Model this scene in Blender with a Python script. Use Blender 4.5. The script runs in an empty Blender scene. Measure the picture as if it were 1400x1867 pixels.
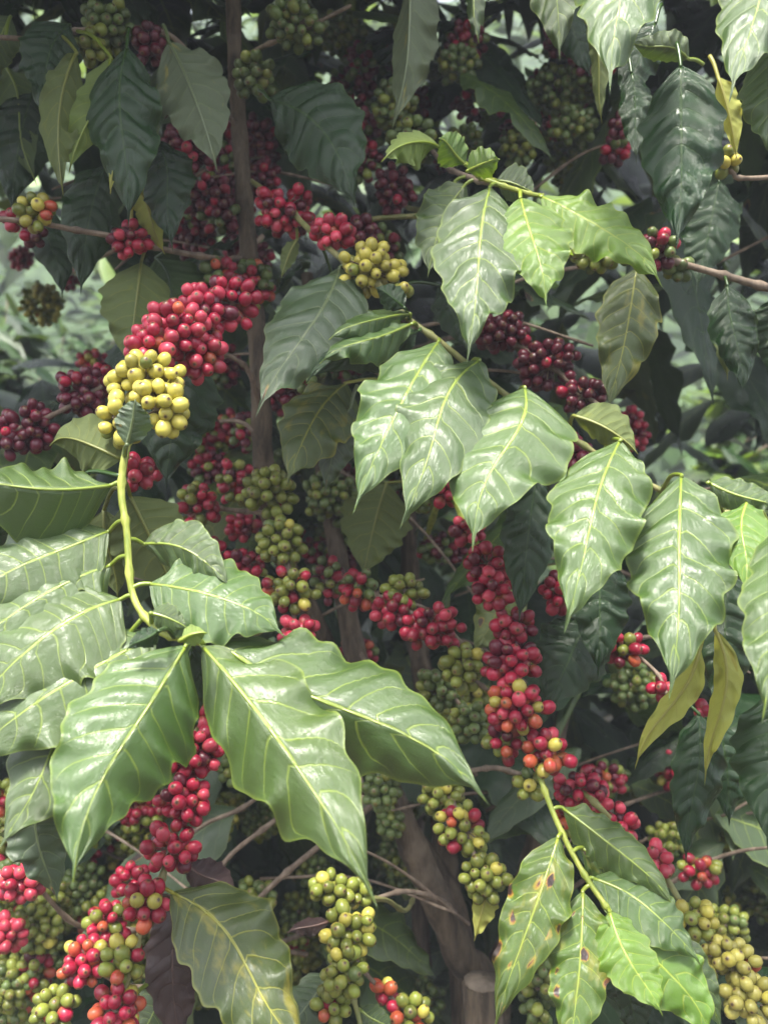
import bpy, math, random
import numpy as np
random.seed(7); rng = np.random.default_rng(7)
sc = bpy.context.scene
COL = sc.collection
K = 2*math.tan(math.radians(30))/1867      # metres per photo pixel at 1 m
CZ = 1.35
def P(x, y, d): return np.array([(x-700)*K*d, d, CZ-(y-933.5)*K*d])
def nrm(v): return v/(np.linalg.norm(v)+1e-12)

# ------------------------------------------------------------------ materials
def new_mat(name):
    m = bpy.data.materials.new(name); m.use_nodes = True
    nt = m.node_tree; nt.nodes.clear()
    return m, nt, nt.nodes, nt.links
class NB:
    """tiny helper for node graphs"""
    def __init__(s, nt): s.nt = nt
    def n(s, t, **kw):
        o = s.nt.nodes.new(t)
        for k, v in kw.items(): setattr(o, k, v)
        return o
    def lk(s, a, b): s.nt.links.new(a, b)
    def setv(s, sock, v):
        if hasattr(v, 'links') or hasattr(v, 'is_output'): s.lk(v, sock)
        else: sock.default_value = v
    def m(s, op, a, b=0.0, c=None, clamp=False):
        o = s.n('ShaderNodeMath', operation=op); o.use_clamp = clamp
        s.setv(o.inputs[0], a); s.setv(o.inputs[1], b)
        if c is not None: s.setv(o.inputs[2], c)
        return o.outputs[0]
    def mr(s, v, a, b, c=0.0, d=1.0, smooth=True):
        o = s.n('ShaderNodeMapRange'); o.clamp = True
        if smooth: o.interpolation_type = 'SMOOTHSTEP'
        s.setv(o.inputs[0], v)
        for i, q in zip((1, 2, 3, 4), (a, b, c, d)): s.setv(o.inputs[i], q)
        return o.outputs[0]
    def mix(s, f, a, b, blend='MIX'):
        o = s.n('ShaderNodeMix', data_type='RGBA', blend_type=blend)
        s.setv(o.inputs[0], f)
        for i, q in ((6, a), (7, b)):
            if isinstance(q, (tuple, list)): o.inputs[i].default_value = (*q[:3], 1)
            else: s.lk(q, o.inputs[i])
        return o.outputs[2]
    def noise(s, vec, scale, detail=2.0, rough=0.5, w=None):
        o = s.n('ShaderNodeTexNoise')
        if w is not None:
            o.noise_dimensions = '4D'; s.setv(o.inputs['W'], w)
        s.lk(vec, o.inputs['Vector']); o.inputs['Scale'].default_value = scale
        o.inputs['Detail'].default_value = detail; o.inputs['Roughness'].default_value = rough
        return o.outputs[0]

NV = 8.0     # lateral veins per side
VS = 0.17    # how far a vein climbs towards the tip
def leaf_mat(name, col, vein, under, trans=0.25, rough=0.40, spots=0.0, patch=0.0, patchcol=(0.45,0.36,0.03), var=0.25, edge=None, vein_amt=0.8, spec=0.9, dead=False, coat=0.6):
    m, nt, N, L = new_mat(name); b = NB(nt)
    uv = b.n('ShaderNodeUVMap', uv_map='UVMap').outputs[0]
    sep = b.n('ShaderNodeSeparateXYZ'); b.lk(uv, sep.inputs[0])
    sep2 = b.n('ShaderNodeSeparateXYZ'); b.lk(b.n('ShaderNodeUVMap', uv_map='vein').outputs[0], sep2.inputs[0])
    u = b.m('SUBTRACT', b.m('MULTIPLY', sep.outputs[0], 2.0), 1.0)
    v = sep.outputs[1]
    au = b.m('ABSOLUTE', u)
    geo = b.n('ShaderNodeNewGeometry')
    rnd = geo.outputs['Random Per Island']
    oi = b.n('ShaderNodeObjectInfo').outputs['Random']
    seed = b.m('ADD', b.m('MULTIPLY', rnd, 37.0), b.m('MULTIPLY', oi, 53.0))
    # lateral veins
    wob = b.noise(uv, 5.0, 2, 0.5, seed)
    ph = b.m('ADD', sep2.outputs[1], b.m('MULTIPLY', b.m('SUBTRACT', wob, 0.5), 0.16))
    fr = b.m('FRACT', ph)
    dv = b.m('MINIMUM', fr, b.m('SUBTRACT', 1.0, fr))
    latw = b.mr(au, 0.0, 1.0, 0.058, 0.022, False)
    lat = b.m('SUBTRACT', 1.0, b.mr(b.m('DIVIDE', dv, latw), 0.45, 1.1))
    lat = b.m('MULTIPLY', lat, b.mr(au, 0.75, 0.97, 1.0, 0.25))
    midw = b.mr(v, 0.0, 1.0, 0.042, 0.016, False)
    mid = b.m('SUBTRACT', 1.0, b.mr(b.m('DIVIDE', au, midw), 0.6, 1.15))
    # fine net of veinlets
    mp = b.n('ShaderNodeMapping'); b.lk(uv, mp.inputs[0]); mp.inputs['Scale'].default_value = (26, 52, 1)
    vor = b.n('ShaderNodeTexVoronoi', feature='DISTANCE_TO_EDGE'); b.lk(mp.outputs[0], vor.inputs['Vector'])
    net = b.m('SUBTRACT', 1.0, b.mr(vor.outputs['Distance'], 0.0, 0.12))
    big = b.noise(uv, 2.6, 3, 0.55, seed)
    fine = b.noise(uv, 18.0, 3, 0.6, seed)
    hv = b.n('ShaderNodeHueSaturation'); hv.inputs['Color'].default_value = (*col, 1)
    b.setv(hv.inputs['Value'], b.m('ADD', 1.0-var, b.m('MULTIPLY', rnd if False else b.m('FRACT', b.m('MULTIPLY', seed, 1.37)), 2*var)))
    b.setv(hv.inputs['Hue'], b.m('ADD', 0.485, b.m('MULTIPLY', b.m('FRACT', b.m('MULTIPLY', seed, 0.71)), 0.03)))
    c = hv.outputs[0]
    c = b.mix(b.mr(big, 0.35, 0.75, 0.0, 0.45), c, tuple(min(1, q*1.55+0.005) for q in col))
    c = b.mix(b.mr(fine, 0.45, 0.8, 0.0, 0.25), c, tuple(q*0.55 for q in col))
    c = b.mix(b.m('MULTIPLY', net, 0.10), c, vein)
    if patch > 0:
        pn = b.noise(uv, 3.2, 4, 0.6, b.m('ADD', seed, 3.3))
        c = b.mix(b.mr(pn, 0.62-patch*0.22, 0.72-patch*0.12, 0.0, 0.85), c, patchcol)
    c = b.mix(b.m('MULTIPLY', lat, vein_amt*0.6), c, vein)
    c = b.mix(b.m('MULTIPLY', mid, vein_amt), c, vein)
    ed = b.mr(au, 0.93, 0.985)
    c = b.mix(b.m('MULTIPLY', ed, 0.38), c, edge or vein)
    if spots > 0:
        mp2 = b.n('ShaderNodeMapping'); b.lk(uv, mp2.inputs[0]); mp2.inputs['Scale'].default_value = (5.0, 8.5, 1)
        cx = b.n('ShaderNodeCombineXYZ'); b.lk(b.m('MULTIPLY', oi, 9.7), cx.inputs[0]); b.lk(b.m('MULTIPLY', oi, 23.1), cx.inputs[1])
        b.lk(cx.outputs[0], mp2.inputs['Location'])
        vo = b.n('ShaderNodeTexVoronoi'); b.lk(mp2.outputs[0], vo.inputs['Vector']); vo.inputs['Scale'].default_value = 1.0
        sepc = b.n('ShaderNodeSeparateColor'); b.lk(vo.outputs['Color'], sepc.inputs[0])
        rad = b.mr(sepc.outputs[0], 1.0-spots, 1.0, 0.0, 0.40, False)
        dd = b.m('ADD', vo.outputs['Distance'], b.m('MULTIPLY', b.m('SUBTRACT', b.noise(uv, 20, 3, .6, seed), 0.5), 0.45))
        rel = b.m('DIVIDE', dd, b.m('ADD', rad, 0.001))
        on = b.m('GREATER_THAN', rad, 0.02)
        halo = b.m('MULTIPLY', b.m('SUBTRACT', 1.0, b.mr(rel, 0.9, 1.45)), on)
        c = b.mix(b.m('MULTIPLY', halo, 0.8), c, (0.50, 0.33, 0.02))
        rust = b.m('MULTIPLY', b.m('SUBTRACT', 1.0, b.mr(rel, 0.95, 1.12)), on)
        c = b.mix(rust, c, (0.22, 0.07, 0.02))
        core = b.m('MULTIPLY', b.m('SUBTRACT', 1.0, b.mr(rel, 0.84, 0.95)), on)
        c = b.mix(core, c, (0.030, 0.010, 0.011))
    sp_ = b.noise(uv, 42.0, 2, 0.5, b.m('ADD', seed, 5.1))
    c = b.mix(b.mr(sp_, 0.755, 0.785, 0, 0.7), c, (0.10,0.055,0.02))
    cu = b.mix(b.m('MULTIPLY', lat, 0.5), under, vein)
    cu = b.mix(b.m('MULTIPLY', mid, 0.8), cu, vein)
    cu = b.mix(b.mr(fine, 0.4, 0.8, 0, 0.3), cu, tuple(q*0.7 for q in under))
    if patch > 0 or spots > 0:
        pn2 = b.noise(uv, 4.0, 4, 0.6, b.m('ADD', seed, 9.3))
        cu = b.mix(b.mr(pn2, 0.58, 0.7, 0.0, 0.6), cu, patchcol)
    back = geo.outputs['Backfacing']
    c = b.mix(back, c, cu)
    # bumps
    hgt = b.m('ADD', b.m('MULTIPLY', lat, -0.7), b.m('MULTIPLY', fine, 0.55))
    hgt = b.m('ADD', hgt, b.m('MULTIPLY', b.noise(uv, 9.0, 2, 0.5, seed), 0.6))
    hgt = b.m('ADD', hgt, b.m('MULTIPLY', net, -0.22))
    hgt = b.m('ADD', hgt, b.m('MULTIPLY', mid, -0.6))
    bump = b.n('ShaderNodeBump'); bump.inputs['Strength'].default_value = 0.42 if not dead else 0.9
    bump.inputs['Distance'].default_value = 0.0022; b.lk(hgt, bump.inputs['Height'])
    p = b.n('ShaderNodeBsdfPrincipled')
    b.lk(c, p.inputs['Base Color']); b.lk(bump.outputs[0], p.inputs['Normal'])
    rr = b.m('ADD', rough-0.07, b.m('MULTIPLY', big, 0.16))
    b.setv(p.inputs['Roughness'], b.m('ADD', rr, b.m('MULTIPLY', back, 0.22)))
    p.inputs['Specular IOR Level'].default_value = spec
    b.setv(p.inputs['Coat Weight'], b.m('MULTIPLY', b.m('SUBTRACT', 1.0, back), coat)); p.inputs['Coat Roughness'].default_value = 0.36 if col[1]>.05 else 0.22; b.lk(bump.outputs[0], p.inputs['Coat Normal'])
    tl = b.n('ShaderNodeBsdfTranslucent')
    tc = b.mix(0.55, c, (min(1, col[0]*2.4+.03), min(1, col[1]*1.9+.03), col[2]*0.6))
    b.lk(tc, tl.inputs['Color'])
    ms = b.n('ShaderNodeMixShader'); ms.inputs[0].default_value = trans
    b.lk(p.outputs[0], ms.inputs[1]); b.lk(tl.outputs[0], ms.inputs[2])
    out = b.n('ShaderNodeOutputMaterial'); b.lk(ms.outputs[0], out.inputs[0])
    return m

LM = {
 'green': leaf_mat('coffee_leaf_green', (0.036,0.084,0.008), (0.27,0.36,0.03), (0.10,0.155,0.045), 0.19, 0.40, spec=0.9, coat=0.75),
 'dark':  leaf_mat('coffee_leaf_deep_shaded',  (0.008,0.036,0.007), (0.06,0.12,0.02), (0.050,0.095,0.022), 0.20, 0.27, vein_amt=0.5, spec=0.5, coat=0.45),  # older deep green, darkened further for leaves hanging in shade
 'young': leaf_mat('coffee_leaf_young', (0.105,0.215,0.010), (0.38,0.46,0.05), (0.20,0.28,0.06), 0.34, 0.38),
 'olive': leaf_mat('coffee_leaf_olive', (0.075,0.108,0.016), (0.28,0.30,0.05), (0.13,0.175,0.042), 0.32, 0.45, patch=0.25, spots=0.08, patchcol=(0.20,0.23,0.03), coat=0.3),
 'yellow':leaf_mat('coffee_leaf_yellowing', (0.27,0.29,0.045), (0.48,0.47,0.12), (0.58,0.62,0.14), 0.52, 0.5, patch=0.15),
 'spot':  leaf_mat('coffee_leaf_spotted', (0.052,0.115,0.008), (0.34,0.42,0.05), (0.17,0.22,0.05), 0.28, 0.33, spots=0.66, patch=0.45, patchcol=(0.20,0.21,0.015), coat=0.4),
 'patch': leaf_mat('coffee_leaf_blotched', (0.042,0.080,0.010), (0.38,0.38,0.04), (0.13,0.15,0.05), 0.22, 0.34, patch=0.42, coat=0.4, patchcol=(0.30,0.27,0.02)),
 'dead':  leaf_mat('coffee_leaf_withered', (0.060,0.024,0.022), (0.12,0.055,0.04), (0.075,0.032,0.035), 0.08, 0.6, dead=True, edge=(0.13,0.06,0.05)),
 'far':   leaf_mat('distant_leaf', (0.032,0.072,0.020), (0.09,0.15,0.04), (0.05,0.085,0.03), 0.25, 0.42, var=0.5, spec=0.4, coat=0.1),
 'grey':  leaf_mat('coffee_leaf_greyish', (0.034,0.074,0.022), (0.18,0.23,0.09), (0.11,0.145,0.07), 0.20, 0.34, spots=0.05),
}

def cherry_mat(name, col, alt, amt=0.4, rough=0.31):
    base2 = (0.20,0.17,0.035) if col[0] > col[1]*1.3 and col[0] > .3 else tuple(q*.6 for q in col)
    m, nt, N, L = new_mat(name); b = NB(nt)
    uv = b.n('ShaderNodeUVMap', uv_map='UVMap').outputs[0]
    sep = b.n('ShaderNodeSeparateXYZ'); b.lk(uv, sep.inputs[0])
    geo = b.n('ShaderNodeNewGeometry'); rnd = geo.outputs['Random Per Island']
    oi = b.n('ShaderNodeObjectInfo').outputs['Random']
    seed = b.m('ADD', b.m('MULTIPLY', rnd, 31.0), b.m('MULTIPLY', oi, 47.0))
    n1 = b.noise(uv, 2.4, 2, 0.5, seed)
    n2 = b.noise(uv, 26.0, 3, 0.6, seed)
    hv = b.n('ShaderNodeHueSaturation'); hv.inputs['Color'].default_value = (*col, 1)
    b.setv(hv.inputs['Value'], b.m('ADD', 0.60, b.m('MULTIPLY', b.m('FRACT', b.m('MULTIPLY', seed, 1.7)), 0.75)))
    c = b.mix(b.mr(n1, 0.42, 0.72, 0.0, amt), hv.outputs[0], alt)
    c = b.mix(b.mr(n2, 0.60, 0.72, 0.0, 0.22), c, tuple(q*0.45 for q in col))
    v = sep.outputs[1]
    c = b.mix(b.m('MULTIPLY', b.m('SUBTRACT', 1.0, b.mr(b.m('ADD', v, b.m('MULTIPLY', b.m('SUBTRACT', n1, 0.5), 0.5)), 0.05, 0.42)), 0.45), c, base2)
    ring = b.m('MULTIPLY', b.mr(v, 0.962, 0.974), b.m('SUBTRACT', 1.0, b.mr(v, 0.980, 0.988)))
    c = b.mix(b.m('MULTIPLY', b.mr(v, 0.93, 0.97), 0.35), c, (0.30,0.19,0.07))
    c = b.mix(b.mr(v, 0.978, 0.988), c, (0.05,0.028,0.02))
    c = b.mix(b.m('MULTIPLY', ring, 0.5), c, (0.16,0.09,0.04))
    p = b.n('ShaderNodeBsdfPrincipled'); b.lk(c, p.inputs['Base Color'])
    b.setv(p.inputs['Roughness'], b.m('ADD', rough-0.05, b.m('MULTIPLY', n2, 0.2)))
    p.inputs['Specular IOR Level'].default_value = 0.5
    bump = b.n('ShaderNodeBump'); bump.inputs['Strength'].default_value = 0.12; bump.inputs['Distance'].default_value = 0.0008
    b.lk(b.m('ADD', n1, b.m('MULTIPLY', n2, 0.25)), bump.inputs['Height']); b.lk(bump.outputs[0], p.inputs['Normal'])
    out = b.n('ShaderNodeOutputMaterial'); b.lk(p.outputs[0], out.inputs[0])
    return m
CK = ['red','pink','maroon','orange','yellow','green','dkgreen','pale']
CM = {
 'red':   cherry_mat('cherry_red', (0.33,0.012,0.040), (0.16,0.006,0.022), 0.75),
 'pink':  cherry_mat('cherry_rose', (0.46,0.045,0.078), (0.36,0.018,0.05)),
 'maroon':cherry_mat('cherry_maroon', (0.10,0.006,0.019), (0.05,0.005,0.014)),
 'orange':cherry_mat('cherry_orange', (0.44,0.095,0.036), (0.44,0.035,0.035), 0.85),
 'yellow':cherry_mat('cherry_yellow', (0.46,0.40,0.075), (0.38,0.38,0.06), 0.4),
 'green': cherry_mat('cherry_green', (0.17,0.205,0.034), (0.27,0.25,0.045), 0.6),
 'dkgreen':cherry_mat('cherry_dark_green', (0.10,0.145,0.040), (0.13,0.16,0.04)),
 'pale':  cherry_mat('cherry_pale', (0.40,0.36,0.085), (0.30,0.29,0.06), 0.6),
}

def bark_mat(name, a, bcol, scale=60, rough=0.85, bump_d=0.004, stretch=0.18):
    m, nt, N, L = new_mat(name); b = NB(nt)
    tc = b.n('ShaderNodeTexCoord').outputs['Object']
    mp = b.n('ShaderNodeMapping'); b.lk(tc, mp.inputs[0]); mp.inputs['Scale'].default_value = (1, 1, stretch)
    n1 = b.noise(mp.outputs[0], scale, 5, 0.65); n2 = b.noise(tc, scale*0.25, 3, 0.6)
    c = b.mix(b.mr(n1, 0.32, 0.7), a, bcol)
    c = b.mix(b.mr(n2, 0.52, 0.72, 0, 0.5), c, tuple(min(1, q*1.5+0.03) for q in bcol))
    p = b.n('ShaderNodeBsdfPrincipled'); b.lk(c, p.inputs['Base Color']); p.inputs['Roughness'].default_value = rough
    bp = b.n('ShaderNodeBump'); bp.inputs['Strength'].default_value = 0.8; bp.inputs['Distance'].default_value = bump_d
    b.lk(n1, bp.inputs['Height']); b.lk(bp.outputs[0], p.inputs['Normal'])
    out = b.n('ShaderNodeOutputMaterial'); b.lk(p.outputs[0], out.inputs[0])
    return m
BARK = bark_mat('coffee_bark', (0.040,0.028,0.018), (0.14,0.105,0.07), 75, 0.9, 0.007)
TWIG = bark_mat('twig_bark', (0.12,0.085,0.06), (0.26,0.20,0.15), 90, 0.75, 0.001)
SHOOT = bark_mat('green_shoot', (0.15,0.20,0.022), (0.30,0.32,0.06), 120, 0.5, 0.0012)
TWIGG = bark_mat('ripening_shoot', (0.13,0.15,0.04), (0.24,0.22,0.09), 80, 0.6, 0.0008)
CUTWOOD = bark_mat('weathered_cut_wood', (0.12,0.09,0.065), (0.26,0.21,0.16), 40, 0.9, 0.003)
SOIL = bark_mat('leaf_litter_soil', (0.030,0.022,0.014), (0.095,0.070,0.040), 9, 0.95, 0.03, 1.0)
HILL = bark_mat('hill_undergrowth', (0.022,0.045,0.018), (0.07,0.12,0.04), 3, 0.9, 0.1, 1.0)

# ------------------------------------------------------------------ mesh helpers
class MB:
    def __init__(s): s.v=[]; s.f=[]; s.uv=[]; s.u2=[]; s.mi=[]; s.n=0
    def add(s, v, f, uv, mi=0, u2=None):
        s.u2.append(np.full((len(v),2),0.5) if u2 is None else u2)
        s.v.append(v); s.f.append(f+s.n); s.uv.append(uv); s.mi.append(np.full(len(f), mi, np.int32)); s.n += len(v)
    def build(s, name, mats, origin=None, smooth=True):
        v = np.concatenate(s.v).astype(np.float64); f = np.concatenate(s.f).astype(np.int32)
        uv = np.concatenate(s.uv); mi = np.concatenate(s.mi)
        if origin is not None: v = v-origin
        me = bpy.data.meshes.new(name)
        me.vertices.add(len(v)); me.vertices.foreach_set('co', v.astype(np.float32).ravel())
        me.loops.add(f.size); me.loops.foreach_set('vertex_index', f.ravel())
        me.polygons.add(len(f)); me.polygons.foreach_set('loop_start', np.arange(0, f.size, 4, dtype=np.int32))
        me.update(calc_edges=True)
        l = me.uv_layers.new(name='UVMap'); l.data.foreach_set('uv', uv[f.ravel()].astype(np.float32).ravel())
        u2 = np.concatenate(s.u2)
        l2 = me.uv_layers.new(name='vein'); l2.data.foreach_set('uv', u2[f.ravel()].astype(np.float32).ravel())
        me.uv_layers.active_index = 0
        me.polygons.foreach_set('material_index', mi)
        me.polygons.foreach_set('use_smooth', np.full(len(f), smooth))
        for m in (mats if isinstance(mats, (list, tuple)) else [mats]): me.materials.append(m)
        me.validate()
        return me
def link(name, data, parent=None, loc=(0,0,0)):
    o = bpy.data.objects.new(name, data); COL.objects.link(o); o.location = [float(q) for q in loc]
    if parent is not None: o.parent = parent
    return o
def thing(name, label, cat, loc, group=None):
    o = link(name, None, None, loc); o.empty_display_size = 0.1
    o['label'] = label; o['category'] = cat
    if group: o['group'] = group
    return o
def grid_quads(nu, nv, flip=False):
    i = np.arange(nv-1)[:,None]*nu + np.arange(nu-1)[None,:]
    q = np.stack([i, i+1, i+nu+1, i+nu], -1).reshape(-1,4)
    return q[:, ::-1] if flip else q
def spline(pts, k=8):
    pts = np.array(pts, float)
    if len(pts) == 2:
        t = np.linspace(0,1,k+1)[:,None]; return pts[0]*(1-t)+pts[1]*t
    p = np.vstack([2*pts[0]-pts[1], pts, 2*pts[-1]-pts[-2]]); out=[]
    for i in range(1, len(p)-2):
        for t in np.arange(k)/k:
            a,b_,c,d = p[i-1],p[i],p[i+1],p[i+2]
            out.append(0.5*((2*b_)+(-a+c)*t+(2*a-5*b_+4*c-d)*t*t+(-a+3*b_-3*c+d)*t**3))
    out.append(p[-2]); return np.array(out)
def tube(mb, pts, rad, sides=8, mi=0, uvc=None, lump=0.0, cap=True):
    pts = np.array(pts, float); n = len(pts); rad = np.broadcast_to(np.array(rad, float), (n,)).copy()
    if cap:
        d0 = nrm(pts[0]-pts[1]); d1 = nrm(pts[-1]-pts[-2])
        pts = np.vstack([pts[0]+d0*rad[0]*0.25, pts, pts[-1]+d1*rad[-1]*0.25])
        rad = np.concatenate([[rad[0]*0.05], rad, [rad[-1]*0.05]]); n += 2
    T = np.gradient(pts, axis=0); T /= np.linalg.norm(T, axis=1)[:,None]+1e-12
    ref = np.array([0.13,0.97,0.2]); 
    if abs(T[0]@ref) > 0.9: ref = np.array([1.0,0.1,0.1])
    A = nrm(ref-T[0]*(ref@T[0])); th = np.linspace(0, 2*math.pi, sides+1); V=[]; UV=[]
    for i in range(n):
        A = nrm(A-T[i]*(A@T[i])); B = np.cross(T[i], A)
        r = rad[i]*(1+lump*(rng.random(sides+1)-0.5)); r[-1] = r[0]
        V.append(pts[i]+(np.cos(th)*r)[:,None]*A+(np.sin(th)*r)[:,None]*B)
        UV.append(np.stack([th/6.283, np.full(sides+1, i/(n-1))], 1) if uvc is None else np.tile(uvc, (sides+1,1)))
    mb.add(np.concatenate(V), grid_quads(sides+1, n), np.concatenate(UV), mi)

def profile(v):
    bv = np.clip(v/0.94, 0, 1)
    body = np.sin(math.pi*bv**0.82)**0.78*(1-0.10*bv)
    tail = 0.075*np.clip((1.0-v)/0.14, 0, 1)**0.8
    tail = np.where(v > 0.8, tail, 0)
    return 1.06*np.maximum(np.maximum(body, 0), tail)*np.clip(v/0.02, 0.12, 1)*(0.55+0.45*np.clip(v/0.13,0,1)**0.8)
def leaf_geo(mb, B, C, T, hw, aS, aO, refN, flip=False, nu=19, nv=64, mi=0, bulge=1.0, wave=1.0, curl=0.12, seed=None, pet=None, twist=0.0, pr=0.0016, hole=False):
    """one leaf blade: quadratic midrib B-C-T, half width hw, sides tilted by aS / aO away from refN"""
    r = np.random.default_rng(seed if seed is not None else rng.integers(1<<30))
    t = np.linspace(0, 1, nv)[:,None]
    Pm = B*(1-t)**2+2*C*t*(1-t)+T*t*t
    Tg = np.gradient(Pm, axis=0); Tg /= np.linalg.norm(Tg, axis=1)[:,None]+1e-12
    N = refN-(Tg@refN)[:,None]*Tg; N /= np.linalg.norm(N, axis=1)[:,None]+1e-12
    S = np.cross(N, Tg)
    tw = (np.radians(twist)*(t-0.4))
    N, S = N*np.cos(tw)+S*np.sin(tw), S*np.cos(tw)-N*np.sin(tw)
    L = np.linalg.norm(np.diff(Pm, axis=0), axis=1).sum()
    if nv > 20: Pm[:,2] -= L*0.9*np.clip(t[:,0]-0.78,0,1)**2; Pm += S*(L*0.05*r.uniform(-1,1)*np.sin(t*math.pi*r.uniform(1.2,2.0)))
    u = np.linspace(-1, 1, nu)[None,:]; au = np.abs(u); v = t
    k1, k2, k3, k4, k5 = r.random(5)*6.28
    nvl = r.uniform(8.0, 10.2); side = np.sign(u); o1, o2 = r.uniform(-.3,.3,2)
    ph = nvl*(v**0.94-0.15*au**1.5) + np.where(u>=0,o1,o2) + 0.20*np.sin(v*9+k1+side*k2) + 0.10*np.sin(v*17+k3+side*k4)
    f = ph-np.floor(ph)
    vamp = 0.65+0.35*np.sin(np.floor(ph)*2.3+k4+side*k1)          # every pucker its own depth
    h = np.sin(math.pi*f)**0.7*vamp
    f1, f2 = r.uniform(2.6,4.2), r.uniform(5.5,8.5)
    wv = (0.75*np.sin(2*math.pi*f1*v+k1+side*k3)+0.5*np.sin(2*math.pi*f2*v+k2+side*k5))*(0.55+0.45*np.sin(v*5.1+k4+side))
    lowf = np.sin(v*5.2+k3+u*1.6)*0.6+np.sin(v*9.3+k5-u*1.1)*0.3
    env = np.clip(v/0.12, 0, 1)*np.clip((1-v)/0.12, 0, 1)
    x = hw*profile(v)*(1+env*(0.06*np.sin(2*math.pi*f1*1.25*v+k2+side*k4)+0.04*np.sin(2*math.pi*f2*1.1*v+k1-side*k3)))
    ang = np.where(u >= 0, math.radians(aS), math.radians(aO))
    off = L*0.0215*bulge*h*(0.35+0.65*np.clip(au/0.3,0,1))*np.clip((1.05-au)/0.35,0,1)*env
    off = off+L*0.054*wave*wv*au**2.2*env + L*0.020*wave*lowf*au*env
    X = x*au*np.sign(u)*np.cos(ang); Z = -x*au*np.sin(ang)+off*(-1 if flip else 1)-curl*x*au*au
    V = Pm[:,None,:]+S[:,None,:]*X[:,:,None]+N[:,None,:]*Z[:,:,None]
    UV = np.stack(np.broadcast_arrays((u+1)/2, v), -1).reshape(-1,2)
    U2 = np.stack(np.broadcast_arrays((u+1)/2, ph), -1).reshape(-1,2)
    mb.add(V.reshape(-1,3), grid_quads(nu, nv, flip=not flip), UV, mi, U2)
    # raised midrib under the blade and the stalk
    sgn = 1.0 if flip else -1.0
    idx = np.linspace(0, nv-2, max(5, nv//4)).astype(int)
    if nv > 20:
        rr = pr*np.linspace(1.0, 0.3, len(idx))
        mp = Pm[idx]+N[idx]*sgn*rr[:,None]*0.5
        tube(mb, mp, rr, 6, mi, (0.5, 0.3))
    if pet is not None:
        d = B-pet; q = [pet, pet+d*0.5+np.array([0,0,np.linalg.norm(d)*0.10]), Pm[0], Pm[1]]
        tube(mb, spline(q, 4), np.linspace(pr*1.2, pr*0.95, 13), 7, mi, (0.5, 0.1))

def cube_sphere(n):
    V=[]; F=[]; c=0; s=np.tan(np.linspace(-1,1,n+1)*math.pi/4)
    for ax in range(3):
        for sg in (-1,1):
            a,b_ = np.meshgrid(s,s); p=np.zeros((n+1,n+1,3))
            p[:,:,ax]=sg; p[:,:,(ax+1)%3]=a; p[:,:,(ax+2)%3]=b_*1
            V.append(p.reshape(-1,3)); F.append(grid_quads(n+1,n+1,flip=(sg<0))+c); c+=(n+1)**2
    V=np.concatenate(V); V/=np.linalg.norm(V,axis=1)[:,None]
    key=np.round(V,5); uq,first,inv=np.unique(key,axis=0,return_index=True,return_inverse=True)
    return V[first], inv.reshape(-1)[np.concatenate(F)]
CS = {n: cube_sphere(n) for n in (3,4,6)}
def cherry_shape(n, var):
    V,F = CS[n]; V=V.copy()
    uv = np.stack([np.arctan2(V[:,1],V[:,0])/6.283+0.5, (V[:,2]+1)/2],1)
    uv[:,0] = V[:,0]*0.5+0.5+V[:,1]*0.31
    z=V[:,2]; rr=np.sqrt(np.maximum(0,1-z*z))
    V[:,2]=z*(1.17+0.10*var)
    V[:,:2]*=(1+0.03*np.cos(z*2.0))[:,None]*np.array([1.0, 0.93+0.03*var])
    tip=np.clip((z-0.93)/0.07,0,1); V[:,2]-=0.085*tip
    return V,F,uv
def rot_to(axis, spin):
    a=nrm(axis); r=np.array([0,0,1.0]) if abs(a[2])<0.9 else np.array([1.0,0,0])
    x=nrm(np.cross(r,a)); y=np.cross(a,x); c,s=math.cos(spin),math.sin(spin)
    return np.stack([x*c+y*s, y*c-x*s, a],1)
CHERRY_ME={}
def cherry_mesh(kind, var):
    if (kind,var) not in CHERRY_ME:
        mb=MB(); V,F,uv=cherry_shape(6,var); mb.add(V,F,uv); CHERRY_ME[kind,var]=mb.build('cherry', CM[kind])
    return CHERRY_ME[kind,var]
MIX = {
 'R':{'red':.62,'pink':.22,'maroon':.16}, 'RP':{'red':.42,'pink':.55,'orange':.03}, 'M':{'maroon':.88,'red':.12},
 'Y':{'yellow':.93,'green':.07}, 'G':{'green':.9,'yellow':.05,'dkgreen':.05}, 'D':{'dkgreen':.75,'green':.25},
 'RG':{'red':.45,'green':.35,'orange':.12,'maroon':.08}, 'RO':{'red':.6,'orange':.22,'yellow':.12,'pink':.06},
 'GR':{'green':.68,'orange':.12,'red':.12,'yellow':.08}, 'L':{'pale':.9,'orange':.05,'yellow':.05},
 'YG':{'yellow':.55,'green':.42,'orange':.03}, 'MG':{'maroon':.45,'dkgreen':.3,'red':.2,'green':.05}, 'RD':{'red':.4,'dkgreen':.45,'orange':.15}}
def pack(rx, ry, rz, r, n, g):
    ax=np.array([rx,rz,ry]); p=g.normal(size=(n,3)); p/=np.linalg.norm(p,axis=1)[:,None]
    p*= (ax-r*0.7)*(0.55+0.45*g.random((n,1)))
    for it in range(70):
        d=p[:,None]-p[None]; dist=np.linalg.norm(d,axis=2)+np.eye(n)*9
        ov=np.clip(1.98*r-dist,0,None); p=p+(d/dist[:,:,None]*ov[:,:,None]*0.32).sum(1)
        q=np.linalg.norm(p/(np.maximum(ax-r*0.65,r*0.3)),axis=1); k=np.where(q>1,1/q,1)
        p=p*(1+(k-1)*0.75)[:,None]
    return p
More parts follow.
